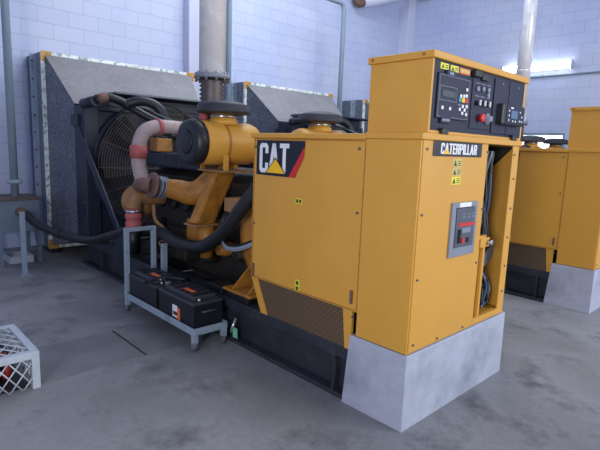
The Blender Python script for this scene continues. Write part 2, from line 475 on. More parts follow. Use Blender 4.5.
    MB().prism([(0.196, -0.014, 1.549), (0.262, -0.014, 1.549), (0.229, -0.014, 1.577)], (0, -0.0012, 0)).build('triangle', 'yellow_mark', bd)
    for z0, z1, mt in ((1.478, 1.525, 'sticker_pale'), (1.430, 1.472, 'sticker_pale'), (1.380, 1.424, 'sticker')):
        s = box('sticker', mt, cab, 0.316, 0.412, -0.008, -0.006, z0, z1)
        k = MB(); k.prism([(0.322, -0.008, z0+0.006), (0.358, -0.008, z0+0.006), (0.34, -0.008, z1-0.006)], (0, -0.0008, 0))
        for q in range(3): k.box(0.366, 0.404, -0.0088, -0.008, z0+0.008+q*0.011, z0+0.013+q*0.011)
        k.build('sticker_print', 'sticker_ink', s)
    # breaker
    br = MB(); br.box(0.336, 0.378, -0.02, -0.006, 0.955, 1.276); br.box(0.592, 0.630, -0.02, -0.006, 0.955, 1.276); br.box(0.378, 0.592, -0.02, -0.006, 0.955, 1.010); br.box(0.378, 0.592, -0.02, -0.006, 1.245, 1.276)
    bk = br.build('circuit_breaker', 'breaker_frame', cab, 0.003, 'grey framed circuit breaker')
    box('breaker_face', 'breaker', bk, 0.380, 0.590, -0.028, -0.006, 1.012, 1.243, bevel=0.003)
    box('nameplate', 'white', bk, 0.410, 0.545, -0.022, -0.02, 1.248, 1.274)
    MB().prism([(0.405, -0.028, 1.135), (0.405, -0.028, 1.158), (0.59, -0.028, 1.153), (0.59, -0.028, 1.135)], (0, -0.003, 0)).build('red_stripe', 'red_mark', bk)
    kk = MB(); kk.box(0.445, 0.545, -0.0295, -0.028, 1.095, 1.125)
    for x in (0.44, 0.5, 0.55): kk.box(x, x+0.03, -0.0295, -0.028, 1.185, 1.192); kk.box(x, x+0.03, -0.0295, -0.028, 1.205, 1.21)
    split(kk, 'breaker_mark', 'grey_line', bk)
    box('trip_button', 'red_mark', bk, 0.445, 0.475, -0.034, -0.028, 1.035, 1.065)
    box('close_button', 'black', bk, 0.50, 0.53, -0.034, -0.028, 1.035, 1.065)
    box('charging_lever', 'black', bk, 0.402, 0.420, -0.040, -0.028, 1.04, 1.12)
    # ---- control box on top
    X0, X1 = 0.05, 1.188
    cx = MB(); cx.box(X0, X0+0.014, 0.0, 0.40, 1.654, 2.028); cx.box(X1-0.02, X1, 0, 0.40, 1.654, 2.028); cx.box(X0+0.014, X1-0.02, 0.39, 0.40, 1.654, 2.028)
    cx.box(X0+0.014, X1-0.02, 0.0, 0.39, 1.654, 1.670)
    box_ = cx.build('control_box', 'yellow', g, 0.003)
    MB().box(X0-0.014, X1+0.014, -0.014, 0.414, 2.028, 2.066).build('box_lid', 'yellow', box_, 0.006)
    sc = MB()
    for y in (0.05, 0.38): sc.lathe((X0-0.013, y, 2.049), (-1, 0, 0), [(0, 0.010), (0.006, 0.008)], 10)
    split(sc, 'lid_screw', 'yellow_engine', box_)
    box('control_panel', 'panel', box_, 0.064, 1.168, 0.004, 0.016, 1.668, 2.028, label='dark blue black instrument panel')
    def onp(name, mat, x0, x1, z0, z1, d=0.004, y=0.004, bev=0.0): return box(name, mat, box_, x0, x1, y-d, y, z0, z1, bevel=bev)
    # engine controller
    onp('controller_module', 'panel2', 0.105, 0.435, 1.735, 1.965, 0.010, bev=0.003)
    y1 = -0.006
    onp('controller_tab', 'panel2', 0.175, 0.255, 1.958, 1.985, 0.014); onp('controller_tab', 'panel2', 0.150, 0.245, 1.712, 1.745, 0.014)
    ol = MB()
    def outline(x0, x1, z0, z1, t=0.0025):
        ol.box(x0, x1, y1-0.0012, y1, z0, z0+t); ol.box(x0, x1, y1-0.0012, y1, z1-t, z1); ol.box(x0, x0+t, y1-0.0012, y1, z0+t, z1-t); ol.box(x1-t, x1, y1-0.0012, y1, z0+t, z1-t)
    outline(0.113, 0.427, 1.743, 1.957); outline(0.122, 0.296, 1.828, 1.902)
    ol.box(0.160, 0.235, -0.0112, -0.010, 1.722, 1.734)
    ol.box(0.2, 0.24, -0.0112, -0.010, 1.962, 1.978)
    ol.build('panel_print', 'grey_line', box_)
    onp('display_screen', 'screen', 0.146, 0.276, 1.848, 1.880, 0.003, y1)
    for x, z in ((0.155, 1.79), (0.232, 1.79), (0.398, 1.905), (0.398, 1.872), (0.37, 1.868), (0.338, 1.866),
                 (0.335, 1.795), (0.365, 1.812), (0.365, 1.776), (0.388, 1.795), (0.408, 1.815), (0.408, 1.772)):
        onp('push_button', 'white', x-0.009, x+0.009, z-0.009, z+0.009, 0.005, y1, 0.002)
    for x, mt in ((0.330, 'teal'), (0.366, 'yellow_mark'), (0.402, 'red_mark')): onp('push_button', mt, x-0.014, x+0.014, 1.833, 1.858, 0.005, y1, 0.002)
    pr = MB()
    for x in (0.330, 0.366, 0.402): pr.box(x-0.012, x+0.012, y1-0.0012, y1, 1.815, 1.823)
    pr.build('panel_print', 'grey_line', box_)
    for x0, x1, mt in ((0.125, 0.205, 'sticker'), (0.225, 0.308, 'sticker'), (0.322, 0.436, 'orange')):
        onp('sticker', mt, x0, x1, 1.986, 2.017, 0.0015)
        k = MB()
        if mt == 'sticker': k.prism([(x0+0.008, 0.0025, 1.991), (x0+0.036, 0.0025, 1.991), (x0+0.022, 0.0025, 2.012)], (0, -0.0008, 0)); k.box(x0+0.045, x1-0.008, 0.0017, 0.0025, 1.994, 1.999); k.box(x0+0.045, x1-0.008, 0.0017, 0.0025, 2.004, 2.009)
        else: k.box(x0+0.008, x1-0.008, 0.0017, 0.0025, 1.994, 2.010)
        k.build('sticker_print', 'sticker_ink' if mt == 'sticker' else 'sticker_pale', box_)
    # switch section
    onp('switch_plate', 'panel2', 0.474, 0.716, 1.70, 2.005, 0.006, bev=0.003)
    onp('lamp_hood', 'black', 0.455, 0.53, 1.985, 2.02, 0.03, bev=0.004)
    onp('lamp_hood', 'black', 0.555, 0.625, 1.975, 2.012, 0.022, bev=0.004)
    for x, z in ((0.525, 1.925), (0.59, 1.93), (0.655, 1.93), (0.655, 1.90)):
        MB().cyl((x, -0.002, z), (x, -0.012, z), 0.014, n=14).build('indicator_lamp', 'grey_line', box_)
    for x in (0.53, 0.59, 0.65):
        MB().cyl((x, -0.002, 1.846), (x, -0.022, 1.846), 0.014, n=14).build('switch_knob', 'black', box_)
        MB().box(x-0.004, x+0.004, -0.03, -0.022, 1.832, 1.862).build('switch_lever', 'white', box_)
    pr = MB()
    for x in (0.505, 0.57, 0.635): pr.box(x, x+0.05, -0.0032, -0.002, 1.883, 1.888); pr.box(x, x+0.05, -0.0032, -0.002, 1.955, 1.959)
    pr.build('panel_print', 'grey_line', box_)
    es = MB().lathe((0.577, -0.002, 1.765), (0, -1, 0), [(0, 0.018), (0.016, 0.018), (0.018, 0.026), (0.028, 0.024), (0.03, 0.014)], 20).build('emergency_stop_button', 'red_mark', box_, label='red emergency stop button')
    MB().lathe((0.665, -0.002, 1.765), (0, -1, 0), [(0, 0.034), (0.012, 0.033), (0.016, 0.018), (0.034, 0.016)], 20).build('key_switch', 'breaker_frame', box_, label='grey key switch')
    # blank doors and the small digital module
    onp('panel_door', 'panel2', 0.742, 0.932, 1.685, 2.012, 0.008, bev=0.003); onp('panel_door', 'panel2', 0.944, 1.160, 1.685, 2.016, 0.008, bev=0.003)
    for x in (0.835, 1.06): MB().cyl((x, -0.004, 1.985), (x, -0.009, 1.985), 0.007, n=10).build('door_screw', 'grey_line', box_)
    onp('digital_module', 'black', 0.80, 1.105, 1.742, 1.868, 0.045, bev=0.008)
    y1 = -0.041
    onp('module_face', 'panel2', 0.845, 1.098, 1.752, 1.860, 0.004, y1, 0.002); y1 = -0.045
    onp('module_screen', 'screen_blue', 0.905, 0.995, 1.785, 1.832, 0.0015, y1)
    pr = MB(); pr.box(0.895, 0.93, y1-0.0012, y1, 1.843, 1.852)
    for x, z in ((0.872, 1.828), (0.872, 1.80), (0.872, 1.772), (1.03, 1.828), (1.06, 1.80), (1.03, 1.772), (0.93, 1.768), (0.97, 1.768), (1.06, 1.772)): pr.cyl((x, y1, z), (x, y1-0.003, z), 0.006, n=10)
    split(pr, 'module_button', 'white', box_)
    for x in (0.187, 1.052): onp('panel_latch', 'black', x-0.03, x+0.03, 1.652, 1.685, 0.022, 0.0, 0.004)
    # ---- alternator enclosure
    en = MB(); en.box(0.004, 1.66, D, 1.392, 0.592, 1.612)
    enc = en.build('alternator_enclosure', 'yellow', g, 0.004)
    MB().box(-0.014, 1.672, D+0.002, 1.405, 1.612, 1.646).build('enclosure_lid', 'yellow', enc, 0.006)
    MB().prism([(0.004, 1.385, 0.592), (0.004, 1.315, 0.592), (0.004, 1.195, 0.346), (0.004, 1.265, 0.346)], (0.02, 0, 0)).build('side_strip', 'yellow', enc)
    MB().prism([(0.006, 0.40, 0.592), (0.006, 0.475, 0.592), (0.006, 0.447, 0.346), (0.006, 0.40, 0.346)], (0.02, 0, 0)).build('side_strip', 'yellow', enc)
    MB().prism([(0.012, 1.315, 0.592), (0.012, 0.475, 0.592), (0.012, 0.447, 0.346), (0.012, 1.195, 0.346)], (0.012, 0, 0)).build('ventilation_mesh', 'mesh', enc, label='brown perforated ventilation mesh')
    box('lower_housing', 'dark', enc, 0.03, 1.64, 0.44, 1.15, 0.346, 0.59)
    sp = MB(); sp.box(0.001, 0.004, 0.372, 1.38, 0.60, 0.606); sp.box(0.001, 0.004, 0.372, 1.38, 1.602, 1.608); sp.box(0.001, 0.004, 1.374, 1.38, 0.606, 1.602); sp.box(0.001, 0.004, 0.364, 0.370, 0.606, 1.602)
    sp.build('panel_seam', 'yellow_engine', enc)
    bb = MB()
    for y, z in ((0.41, 1.56), (0.40, 1.19), (1.365, 1.55), (1.365, 1.0), (1.365, 0.68), (0.39, 0.56)): bb.cyl((0.006, y, z), (-0.004, y, z), 0.0085, n=10)
    split(bb, 'panel_screw', 'breaker', enc)
    hh = MB(); hh.box(-0.006, 0.006, 0.40, 0.418, 0.64, 0.72); hh.box(-0.006, 0.006, 1.352, 1.372, 0.60, 0.70)
    split(hh, 'panel_catch', 'rust', enc)
    # logo plate
    lg = MB().prism([(-0.0035, 1.347, 1.357), (-0.0035, 1.347, 1.597), (-0.0035, 0.861, 1.597), (-0.0035, 0.861, 1.555), (-0.0035, 0.947, 1.357)], (0.008, 0, 0)).build('logo_decal', 'badge', enc, label='black logo decal with white letters')
    MB().prism([(-0.0035, 0.861, 1.557), (-0.0035, 0.861, 1.500), (-0.0035, 0.947, 1.357), (-0.0035, 1.003, 1.357)], (-0.001, 0, 0)).build('red_stripe', 'red_mark', lg)
    lettering('CAT', 0.203, 0.308, 0.03, lambda u, v: (-0.0035, 1.312-u, 1.374+v), (-0.0012, 0, 0)).build('lettering', 'white', lg)
    MB().prism([(-0.0050, 1.252, 1.368), (-0.0050, 1.022, 1.368), (-0.0050, 1.137, 1.484)], (-0.0006, 0, 0)).build('triangle_outline', 'badge', lg)
    MB().prism([(-0.0058, 1.234, 1.376), (-0.0058, 1.04, 1.376), (-0.0058, 1.137, 1.472)], (-0.0008, 0, 0)).build('triangle', 'yellow_mark', lg)
    for y0, z0, z1, y2 in ((0.93, 1.19, 1.225, 0.87), (0.905, 0.60, 0.68, 0.865)):
        s = MB().box(0.001, 0.004, y2, y0, z0, z1).build('sticker', 'sticker', enc)
        k = MB(); n = 2
        for q in range(n):
            if z1-z0 > 0.05: k.box(0.0002, 0.001, y2+0.008, y0-0.008, z0+0.008+q*0.037, z0+0.034+q*0.037)
            else: k.box(0.0002, 0.001, y2+0.006+q*0.028, y2+0.026+q*0.028, z0+0.006, z1-0.006)
        k.build('sticker_print', 'sticker_ink', s)
    # ---- sheet metal skirt round the foot of the cabinet
    s = MB()
    s.hexa([(-0.010, -0.012, 0), (0.0, -0.012, 0), (0.0, 0.435, 0), (-0.010, 0.435, 0), (-0.006, -0.010, 0.447), (0.0, -0.010, 0.447), (0.0, 0.40, 0.447), (-0.006, 0.40, 0.447)])
    s.hexa([(0.0, -0.012, 0), (1.222, -0.012, 0), (1.222, 0.0, 0), (0.0, 0.0, 0), (0.0, -0.010, 0.447), (1.215, -0.010, 0.447), (1.215, 0.0, 0.447), (0.0, 0.0, 0.447)])
    s.box(1.212, 1.222, 0.0, 0.44, 0, 0.447); s.box(0.0, 1.212, 0.385, 0.395, 0.345, 0.447); s.box(0.0, 1.212, 0, 0.385, 0.43, 0.447)
    s.build('base_skirt', 'skirt', g, 0.003, 'bare galvanised sheet metal skirt under the cabinet')
    # ---- engine
    eb = MB()
    eb.box(0.42, 1.28, 1.5, 3.75, 0.30, 1.05)
    eb.prism([(0.46, 1.95, 0.95), (0.36, 1.95, 1.22), (0.62, 1.95, 1.32), (1.08, 1.95, 1.32), (1.34, 1.95, 1.22), (1.24, 1.95, 0.95)], (0, 1.75, 0))
    eb.box(0.50, 1.20, 1.6, 3.65, 0.22, 0.32)
    eng = eb.build('engine_block', 'dark', g, 0.01, 'dirty dark engine block')
    for side in (0, 1):
        for k in range(3):
            y = 2.62+k*0.36
            xa, xb = (0.30, 0.60) if side == 0 else (1.10, 1.40)
            MB().box(xa, xb, y, y+0.34, 1.30, 1.45).build('valve_cover', 'navy', eng, 0.02)
    ex = MB()
    for k in range(6): ex.tube([(0.42, 2.1+k*0.25, 1.10), (0.36, 2.1+k*0.25, 1.02), (0.34, 2.16+k*0.25, 0.90)], 0.045, 8)
    split(ex, 'exhaust_port', 'dark', eng)
    # small engine fittings, pumps and lines on the left flank
    random.seed(11)
    for k in range(7):
        y = 1.95+k*0.26; z = random.uniform(0.42, 0.85)
        MB().lathe((0.43, y, z), (-1, 0, 0), [(0, 0.07), (0.12, 0.065), (0.13, 0.05), (0.17, 0.045)], 14).build('engine_fitting', random.choice(['dark', 'yellow_engine', 'black', 'dark']), eng)
    MB().box(0.18, 0.42, 2.32, 2.62, 0.60, 0.86).build('engine_bracket', 'yellow_engine', eng, 0.01)
    MB().box(0.24, 0.42, 2.75, 3.1, 0.40, 0.72).build('oil_cooler', 'dark', eng, 0.02)
    MB().tube([(0.05, 3.02, 0.95), (0.06, 3.0, 0.80), (0.10, 2.88, 0.72), (0.16, 2.62, 0.60), (0.3, 2.52, 0.56)], 0.018, 8).build('oil_line', 'tan', eng)
    MB().tube([(0.3, 2.5, 1.05), (0.2, 2.4, 0.95), (0.22, 2.3, 0.7), (0.4, 2.2, 0.6)], 0.014, 8).build('oil_line', 'black', eng)
    MB().box(0.3, 0.48, 3.42, 3.6, 1.46, 1.60).build('fuel_block', 'yellow_engine', eng, 0.01)
    # flywheel housing, its foot and the loop of cables beside it
    fh = MB().lathe((0.85, 1.39, 0.86), (0, 1, 0), [(0, 0.58), (0.15, 0.60), (0.3, 0.62), (0.33, 0.66), (0.40, 0.66), (0.43, 0.5)], 36).build('flywheel_housing', 'yellow_engine', eng)
    f = MB(); f.box(0.02, 0.35, 1.42, 1.78, 0.40, 0.42)
    for y in (1.46, 1.66): f.prism([(0.03, y, 0.42), (0.36, y, 0.42), (0.36, y, 0.60), (0.22, y, 0.60)], (0, 0.02, 0))
    f.build('mounting_foot', 'yellow_engine', eng, 0.004)
    f = MB(); f.box(0.02, 0.33, 1.45, 1.72, 0.345, 0.40); f.box(0.02, 0.2, 1.80, 2.02, 0.345, 0.41); f.build('mounting_block', 'black', eng, 0.01)
    for k, mt in enumerate(('wire_white', 'pipe', 'black')):
        q = 0.018*k
        MB().tube([(0.16, 1.95, 1.0), (0.08, 1.92, 0.86+q), (0.05, 1.80, 0.74+q), (0.06, 1.66, 0.735+q), (0.10, 1.5, 0.80+q), (0.2, 1.38, 0.9+q)], 0.010, 8).build('cable_loop', mt, eng)
    MB().box(0.16, 0.36, 1.70, 1.98, 1.0, 1.12).build('engine_bracket', 'tan', eng, 0.008)
    # yellow bracket column carrying the air cleaner shelf
    MB().hexa([(0.02, 2.22, 0.865), (0.235, 2.22, 0.845), (0.235, 2.34, 0.845), (0.02, 2.34, 0.865), (0.20, 2.16, 1.335), (0.43, 2.16, 1.335), (0.43, 2.28, 1.335), (0.20, 2.28, 1.335)]).build('support_column', 'yellow_engine', eng, 0.03)
    MB().box(0.01, 0.25, 2.18, 2.38, 0.845, 0.862).build('column_flange', 'tan', eng, 0.004)
    MB().cyl((0.18, 2.28, 0.86), (0.20, 2.3, 0.55), 0.075, 0.06).build('turbo_drain', 'yellow_engine', eng)
    # yellow turbo pipe with grey bellows
    MB().tube([(0.04, 2.75, 1.138), (0.12, 2.66, 1.122), (0.19, 2.57, 1.098), (0.255, 2.50, 1.12), (0.335, 2.45, 1.21), (0.42, 2.42, 1.32), (0.46, 2.41, 1.40)], [0.085, 0.098, 0.11, 0.115, 0.112, 0.105, 0.10], 20, sub=8).build('turbo_pipe', 'yellow_engine', eng)
    bw = MB(); pr_ = []
    for k in range(9): pr_.append((k*0.013, 0.098 if k % 2 else 0.084))
    bw.lathe((-0.055, 2.76, 1.155), (1, 0, -0.2), pr_, 24); bw.build('bellows', 'breaker', eng, label='grey rubber bellows')
    for q in range(3): MB().lathe((-0.04+q*0.03, 2.76, 1.152-q*0.006), (1, 0, -0.2), [(0, 0.097), (0.003, 0.102), (0.010, 0.102), (0.013, 0.097)], 24, caps=False).build('bellows_ring', 'breaker_frame', eng)
    MB().lathe((-0.095, 2.78, 1.163), (1, 0, -0.15), [(0, 0.09), (0.0, 0.118), (0.022, 0.122), (0.026, 0.10), (0.04, 0.095)], 26).build('pipe_flange', 'rust', eng)
    MB().tube([(-0.085, 2.78, 1.162), (-0.125, 2.84, 1.165), (-0.115, 2.95, 1.155), (-0.03, 3.12, 1.13), (0.08, 3.25, 1.12)], 0.068, 16).build('turbo_inlet', 'rust', eng)
    # charge air pipe, water elbow and hoses
    cp = MB().tube([(0.9, 3.3, 1.70), (0.55, 3.3, 1.71), (0.27, 3.3, 1.715), (0.12, 3.3, 1.67), (0.055, 3.3, 1.57), (0.035, 3.3, 1.45), (0.04, 3.3, 1.30), (0.06, 3.25, 1.15), (0.10, 3.2, 1.04)], 0.072, 20).build('charge_air_pipe', 'charge', eng, label='dusty grey elbow pipe')
    MB().cyl((0.036, 3.3, 1.52), (0.037, 3.3, 1.39), 0.084, n=22).build('hose_sleeve', 'red_rubber', cp, label='faded red rubber sleeve')
    MB().cyl((0.235, 3.3, 1.712), (0.275, 3.3, 1.714), 0.082, n=22).build('hose_clamp', 'red_rubber', cp)
    te = MB().tube([(0.25, 3.2, 1.0), (0.12, 3.2, 1.0), (0.0, 3.2, 1.02), (-0.06, 3.2, 0.985), (-0.075, 3.2, 0.90)], 0.078, 16).build('water_elbow', 'tan', eng)
    MB().lathe((0.03, 3.30, 0.96), (-0.3, -1, 0), [(0, 0.17), (0.02, 0.17), (0.06, 0.09)], 26).build('pump_housing', 'tan', eng)
    MB().lathe((-0.074, 3.2, 0.905), (0.01, 0, -1), [(0, 0.068), (0.05, 0.072), (0.07, 0.082), (0.10, 0.082), (0.115, 0.068), (0.13, 0.07), (0.15, 0.082), (0.18, 0.08), (0.22, 0.068)], 22).build('hose_sleeve', 'red_rubber', te, label='faded red rubber sleeve')
    for z in (0.885, 0.715): MB().cyl((-0.074, 3.2, z), (-0.074, 3.2, z-0.025), 0.078, n=22).build('hose_clamp', 'chrome', te)
    MB().cyl((-0.074, 3.2, 0.70), (-0.06, 3.25, 0.45), 0.07).build('lower_pipe', 'black', te)
    # ---- air cleaners
    for xs, s in ((-0.10, 1), (1.80, -1)):
        ac = MB().lathe((xs+s*0.09, 2.15, 1.567), (s, 0, 0), [(0, 0.170), (0.01, 0.182), (0.52, 0.182), (0.57, 0.165), (0.60, 0.12), (0.61, 0.0)], 40).build('air_cleaner', 'yellow', g, label='yellow cylindrical air cleaner')
        MB().lathe((xs, 2.15, 1.567), (s, 0, 0), [(0, 0.10), (0.0, 0.150), (0.012, 0.178), (0.06, 0.192), (0.085, 0.192), (0.09, 0.185), (0.105, 0.185)], 40).build('end_cap', 'rubber', ac, label='black rubber end cap')
        MB().lathe((xs, 2.15, 1.567), (-s, 0, 0), [(0, 0.10), (0.008, 0.09), (0.010, 0.04)], 30).build('cap_boss', 'black', ac)
        xd = xs + s*0.36
        MB().lathe((xd, 2.15, 1.72), (0, 0, 1), [(0, 0.125), (0.045, 0.12), (0.05, 0.11), (0.10, 0.105)], 28).build('inlet_neck', 'yellow', ac)
        MB().lathe((xd, 2.15, 1.78), (0, 0, 1), [(0, 0.115), (0.012, 0.118), (0.025, 0.115)], 28).build('neck_clamp', 'chrome', ac)
        MB().lathe((xd, 2.15, 1.812), (0, 0, 1), [(0, 0.12), (0.004, 0.21), (0.012, 0.226), (0.03, 0.226), (0.034, 0.221), (0.074, 0.221), (0.085, 0.20), (0.10, 0.15), (0.112, 0.08), (0.114, 0.0)], 44).build('rain_cap', 'cap', ac, label='black round rain cap')
        sh = MB().box(xs+s*0.23, xs+s*0.66, 1.96, 2.34, 1.325, 1.342).build('shelf', 'tan', ac)
        for dx in (0.27, 0.62):
            MB().box(xs+s*dx-0.022, xs+s*dx+0.022, 1.962, 1.985, 1.342, 1.47).build('shelf_upright', 'yellow', ac, 0.003)
            MB().box(xs+s*dx-0.022, xs+s*dx+0.022, 2.315, 2.338, 1.342, 1.47).build('shelf_upright', 'yellow', ac, 0.003)
        MB().lathe((xs+s*0.30, 2.15, 1.567), (s, 0, 0), [(0, 0.184), (0.001, 0.1845), (0.025, 0.1845), (0.026, 0.184)], 40).build('mounting_band', 'yellow_engine', ac)
    # ---- radiator with fan, guard and hoses
    rb = MB(); rb.box(-0.045, 0.12, 4.52, 4.86, 0.345, 1.96); rb.box(1.58, 1.745, 4.52, 4.86, 0.345, 1.96); rb.box(0.12, 1.58, 4.58, 4.86, 0.32, 1.96)
    rb.box(0.12, 1.58, 4.52, 4.58, 1.90, 1.96)
    rad = rb.build('radiator', 'navy', g, 0.008, 'navy black radiator housing')
    MB().hexa([(0.20, 4.22, 2.09), (1.66, 4.22, 2.09), (1.66, 4.85, 2.075), (0.20, 4.85, 2.075), (0.22, 4.24, 2.115), (1.64, 4.24, 2.115), (1.64, 4.83, 2.115), (0.22, 4.83, 2.115)]).build('top_plate', 'navy', rad, 0.004)
    MB().box(0.25, 1.62, 4.5, 4.83, 1.96, 2.075).build('header_tank', 'navy', rad)
    bt = MB()
    for k in range(9): bt.cyl((-0.045, 4.58, 0.45+k*0.18), (-0.055, 4.58, 0.45+k*0.18), 0.012, n=8)
    split(bt, 'bolt', 'breaker', rad)
    c = Vector((0.85, 4.42, 1.24))
    MB().lathe(c + Vector((0, 0.14, 0)), (0, -1, 0), [(0, 0.83), (0.07, 0.82), (0.07, 0.80), (0.0, 0.80)], 56, caps=False).build('fan_shroud', 'navy', rad)
    fb = MB()
    for k in range(8):
        a = 2*PI*k/8
        er = Vector((math.cos(a), 0, math.sin(a))); et = Vector((-math.sin(a), 0, math.cos(a))); n_ = Vector((0, -1, 0))
        P = [c+er*0.12+et*(-0.06)+n_*(-0.02), c+er*0.12+et*0.06+n_*0.05, c+er*0.74+et*0.13+n_*0.06, c+er*0.74+et*(-0.13)+n_*(-0.04)]
        fb.prism(P, (0, 0.012, 0))
    fb.lathe(c + Vector((0, 0.08, 0)), (0, -1, 0), [(0, 0.16), (0.16, 0.15), (0.18, 0.1)], 24)
    fb.build('cooling_fan', 'blade', rad)
    gd = MB()
    for k in range(27):
        r = 0.14+0.0255*k; d = 0.24-0.20*max(0, (r-0.45)/0.36)
        gd.tube([c+Vector((r*math.cos(a), -d, r*math.sin(a))) for a in [2*PI*i/40 for i in range(40)]], 0.0036, 4, closed=True, smooth_path=False)
    for k in range(16):
        a = 2*PI*k/16; e = Vector((math.cos(a), 0, math.sin(a)))
        gd.tube([c+e*0.14+Vector((0, -0.245, 0)), c+e*0.45+Vector((0, -0.245, 0)), c+e*0.81+Vector((0, -0.04, 0))], 0.006 if k % 4 == 0 else 0.0035, 5, smooth_path=False)
    gd.build('fan_guard', 'guard', rad, label='round wire fan guard')
    MB().prism([(-0.055, 4.80, 1.84), (-0.055, 4.86, 1.70), (-0.055, 3.62, 0.55), (-0.055, 3.56, 0.60)], (0.012, 0, 0)).build('brace_bar', 'navy', rad)
    MB().box(-0.075, -0.045, 4.66, 4.90, 1.72, 1.85).build('brace_plate', 'navy', rad)
    MB().box(-0.055, 0.10, 3.5, 3.72, 0.345, 0.60).build('brace_foot', 'navy', rad, 0.004)
    for dx in (0.0,):
        h = MB().tube([(-0.02+dx*1.7, 4.25, 1.99), (0.10+dx*0.8, 4.25, 2.04), (0.22+dx*0.8, 4.22, 2.02), (0.33+dx*0.6, 4.2, 1.97), (0.50+dx*0.4, 4.1, 1.86), (0.68+dx*0.1, 3.95, 1.74), (0.72, 3.85, 1.60)], 0.048, 14).build('radiator_hose', 'rubber', rad)
        MB().cyl((0.0, 4.25, 2.003), (0.11, 4.25, 2.04), 0.057, n=16).build('hose_clamp', 'rust', h)
    MB().cyl((-0.01, 4.25, 1.99), (-0.03, 4.56, 1.97), 0.058, n=16).build('hose_outlet', 'navy', rad)
    MB().tube([(0.22, 3.95, 1.96), (0.33, 3.9, 2.0), (0.45, 3.86, 1.99), (0.55, 3.82, 1.92), (0.585, 3.78, 1.80), (0.58, 3.7, 1.66)], 0.054, 14).build('coolant_elbow', 'rubber', eng)
    wv = MB()
    for k in range(3): wv.tube([(0.36, 4.12, 1.97), (0.44+0.03*k, 3.95, 1.93), (0.52+0.04*k, 3.7, 1.84-0.02*k), (0.58, 3.5, 1.78)], 0.007, 5)
    split(wv, 'wire', 'wire_white', eng)
    return g

gen = make_generator()
S = 3.2577
gen['label'] = 'nearest yellow generator set with control cabinet facing us'
gens = [gen]
g2 = dup(gen, dx=S); g2['label'] = 'second yellow generator set at right edge, partly behind the nearest one'
g3 = dup(gen, dx=2*S); g3['label'] = 'farthest generator set, only its black rain caps showing before the bright window'
ac = [c for c in gen.children if c.name == 'air_cleaner'][0]
MB().cyl((0.16, 2.30, 1.73), (0.16, 2.30, 1.84), 0.04, n=14).build('service_indicator', 'red_rubber', ac, label='small red indicator')
for o in (gen, g2, g3): o['group'] = 'generator sets in a row'

# ================================================================== RADIATOR DUCTS ON THE BACK WALL
def make_duct():
    d = thing('radiator_duct', (-0.15, 5.657, 0.05), '', 'duct')
    xa, xb, za, zb, yf = -0.151, 2.075, 0.076, 2.657, 5.657
    xi, xj, zi, zj, yi = -0.03, 1.76, 0.30, 1.985, 4.87
    q = 0.038; o = [(xa+q, yf, za+q), (xb-q, yf, za+q), (xb-q, yf, zb-q*0.8), (xa+q, yf, zb-q*0.8)]; i = [(xi, yi, zi), (xj, yi, zi), (xj, yi, zj), (xi, yi, zj)]
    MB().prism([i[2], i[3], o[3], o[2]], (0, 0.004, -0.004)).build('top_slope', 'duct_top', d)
    MB().prism([i[3], i[0], o[0], o[3]], (0.004, 0.004, 0)).build('side_slope', 'duct', d)
    MB().prism([i[0], i[1], o[1], o[0]], (0, 0.004, 0.004)).build('bottom_slope', 'duct', d)
    MB().prism([i[1], i[2], o[2], o[1]], (-0.004, 0.004, 0)).build('side_slope', 'duct', d)
    b = MB(); t = 0.01
    yw = YW-0.005; b.box(xa, xb, yf, yw, zb-t, zb); b.box(xa, xb, yf, yw, za, za+t); b.box(xa, xa+t, yf, yw, za+t, zb-t); b.box(xb-t, xb, yf, yw, za+t, zb-t)
    b.build('duct_box', 'duct', d)
    e = 0.038
    f = MB()
    f.box(xa-0.006, xa+e, yf-0.012, yf+0.03, za, zb); f.box(xb-e, xb+0.006, yf-0.012, yf+0.03, za, zb)
    f.box(xa+e, xb-e, yf-0.012, yf+0.03, zb-e, zb+0.006); f.box(xa+e, xb-e, yf-0.012, yf+0.03, za-0.006, za+e)
    f.build('flange_strip', 'flange', d)
    for x, sx in ((xa, 1), (xb, -1)):
        for z, sz in ((za, 1), (zb, -1)):
            c = MB(); c.box(x-sx*0.010, x+sx*0.12, yf-0.016, yf-0.012, z-sz*0.010, z+sz*0.038); c.box(x-sx*0.010, x+sx*0.038, yf-0.016, yf-0.012, z+sz*0.038, z+sz*0.12)
            k = c.build('corner_bracket', 'yellow', d)
            h = MB()
            for q in (0.06, 0.10): h.cyl((x+sx*q, yf-0.016, z+sz*0.018), (x+sx*q, yf-0.019, z+sz*0.018), 0.007, n=8); h.cyl((x+sx*0.018, yf-0.016, z+sz*q), (x+sx*0.018, yf-0.019, z+sz*q), 0.007, n=8)
            h.build('bracket_bolt', 'dark', k)
    a = MB(); a.box(xa-0.05, xa, 5.97, 6.0, za, zb); a.box(xa-0.006, xa, 5.90, 5.97, za, zb)
    an = a.build('wall_angle', 'cart', d)
    q = MB()
    for k in range(11): q.cyl((xa-0.03, 5.97, 0.22+k*0.235), (xa-0.03, 5.96, 0.22+k*0.235), 0.011, n=8)
    split(q, 'rivet', 'dark', an)
    
    for x in (xa+0.03, xb-0.13): MB().box(x, x+0.10, 5.66, 5.9, 0, za).build('foot', 'black', d)
    return d
duct = make_duct(); duct['label'] = 'galvanised radiator duct at left, behind the fan of the nearest generator'
duct['group'] = 'radiator ducts along the back wall'
d2 = dup(duct, dx=S); d2['label'] = 'middle galvanised duct rising behind the yellow enclosure with the logo'
d3 = dup(duct, dx=2*S); d3['label'] = 'galvanised duct of which only a sliver shows left of the control box'

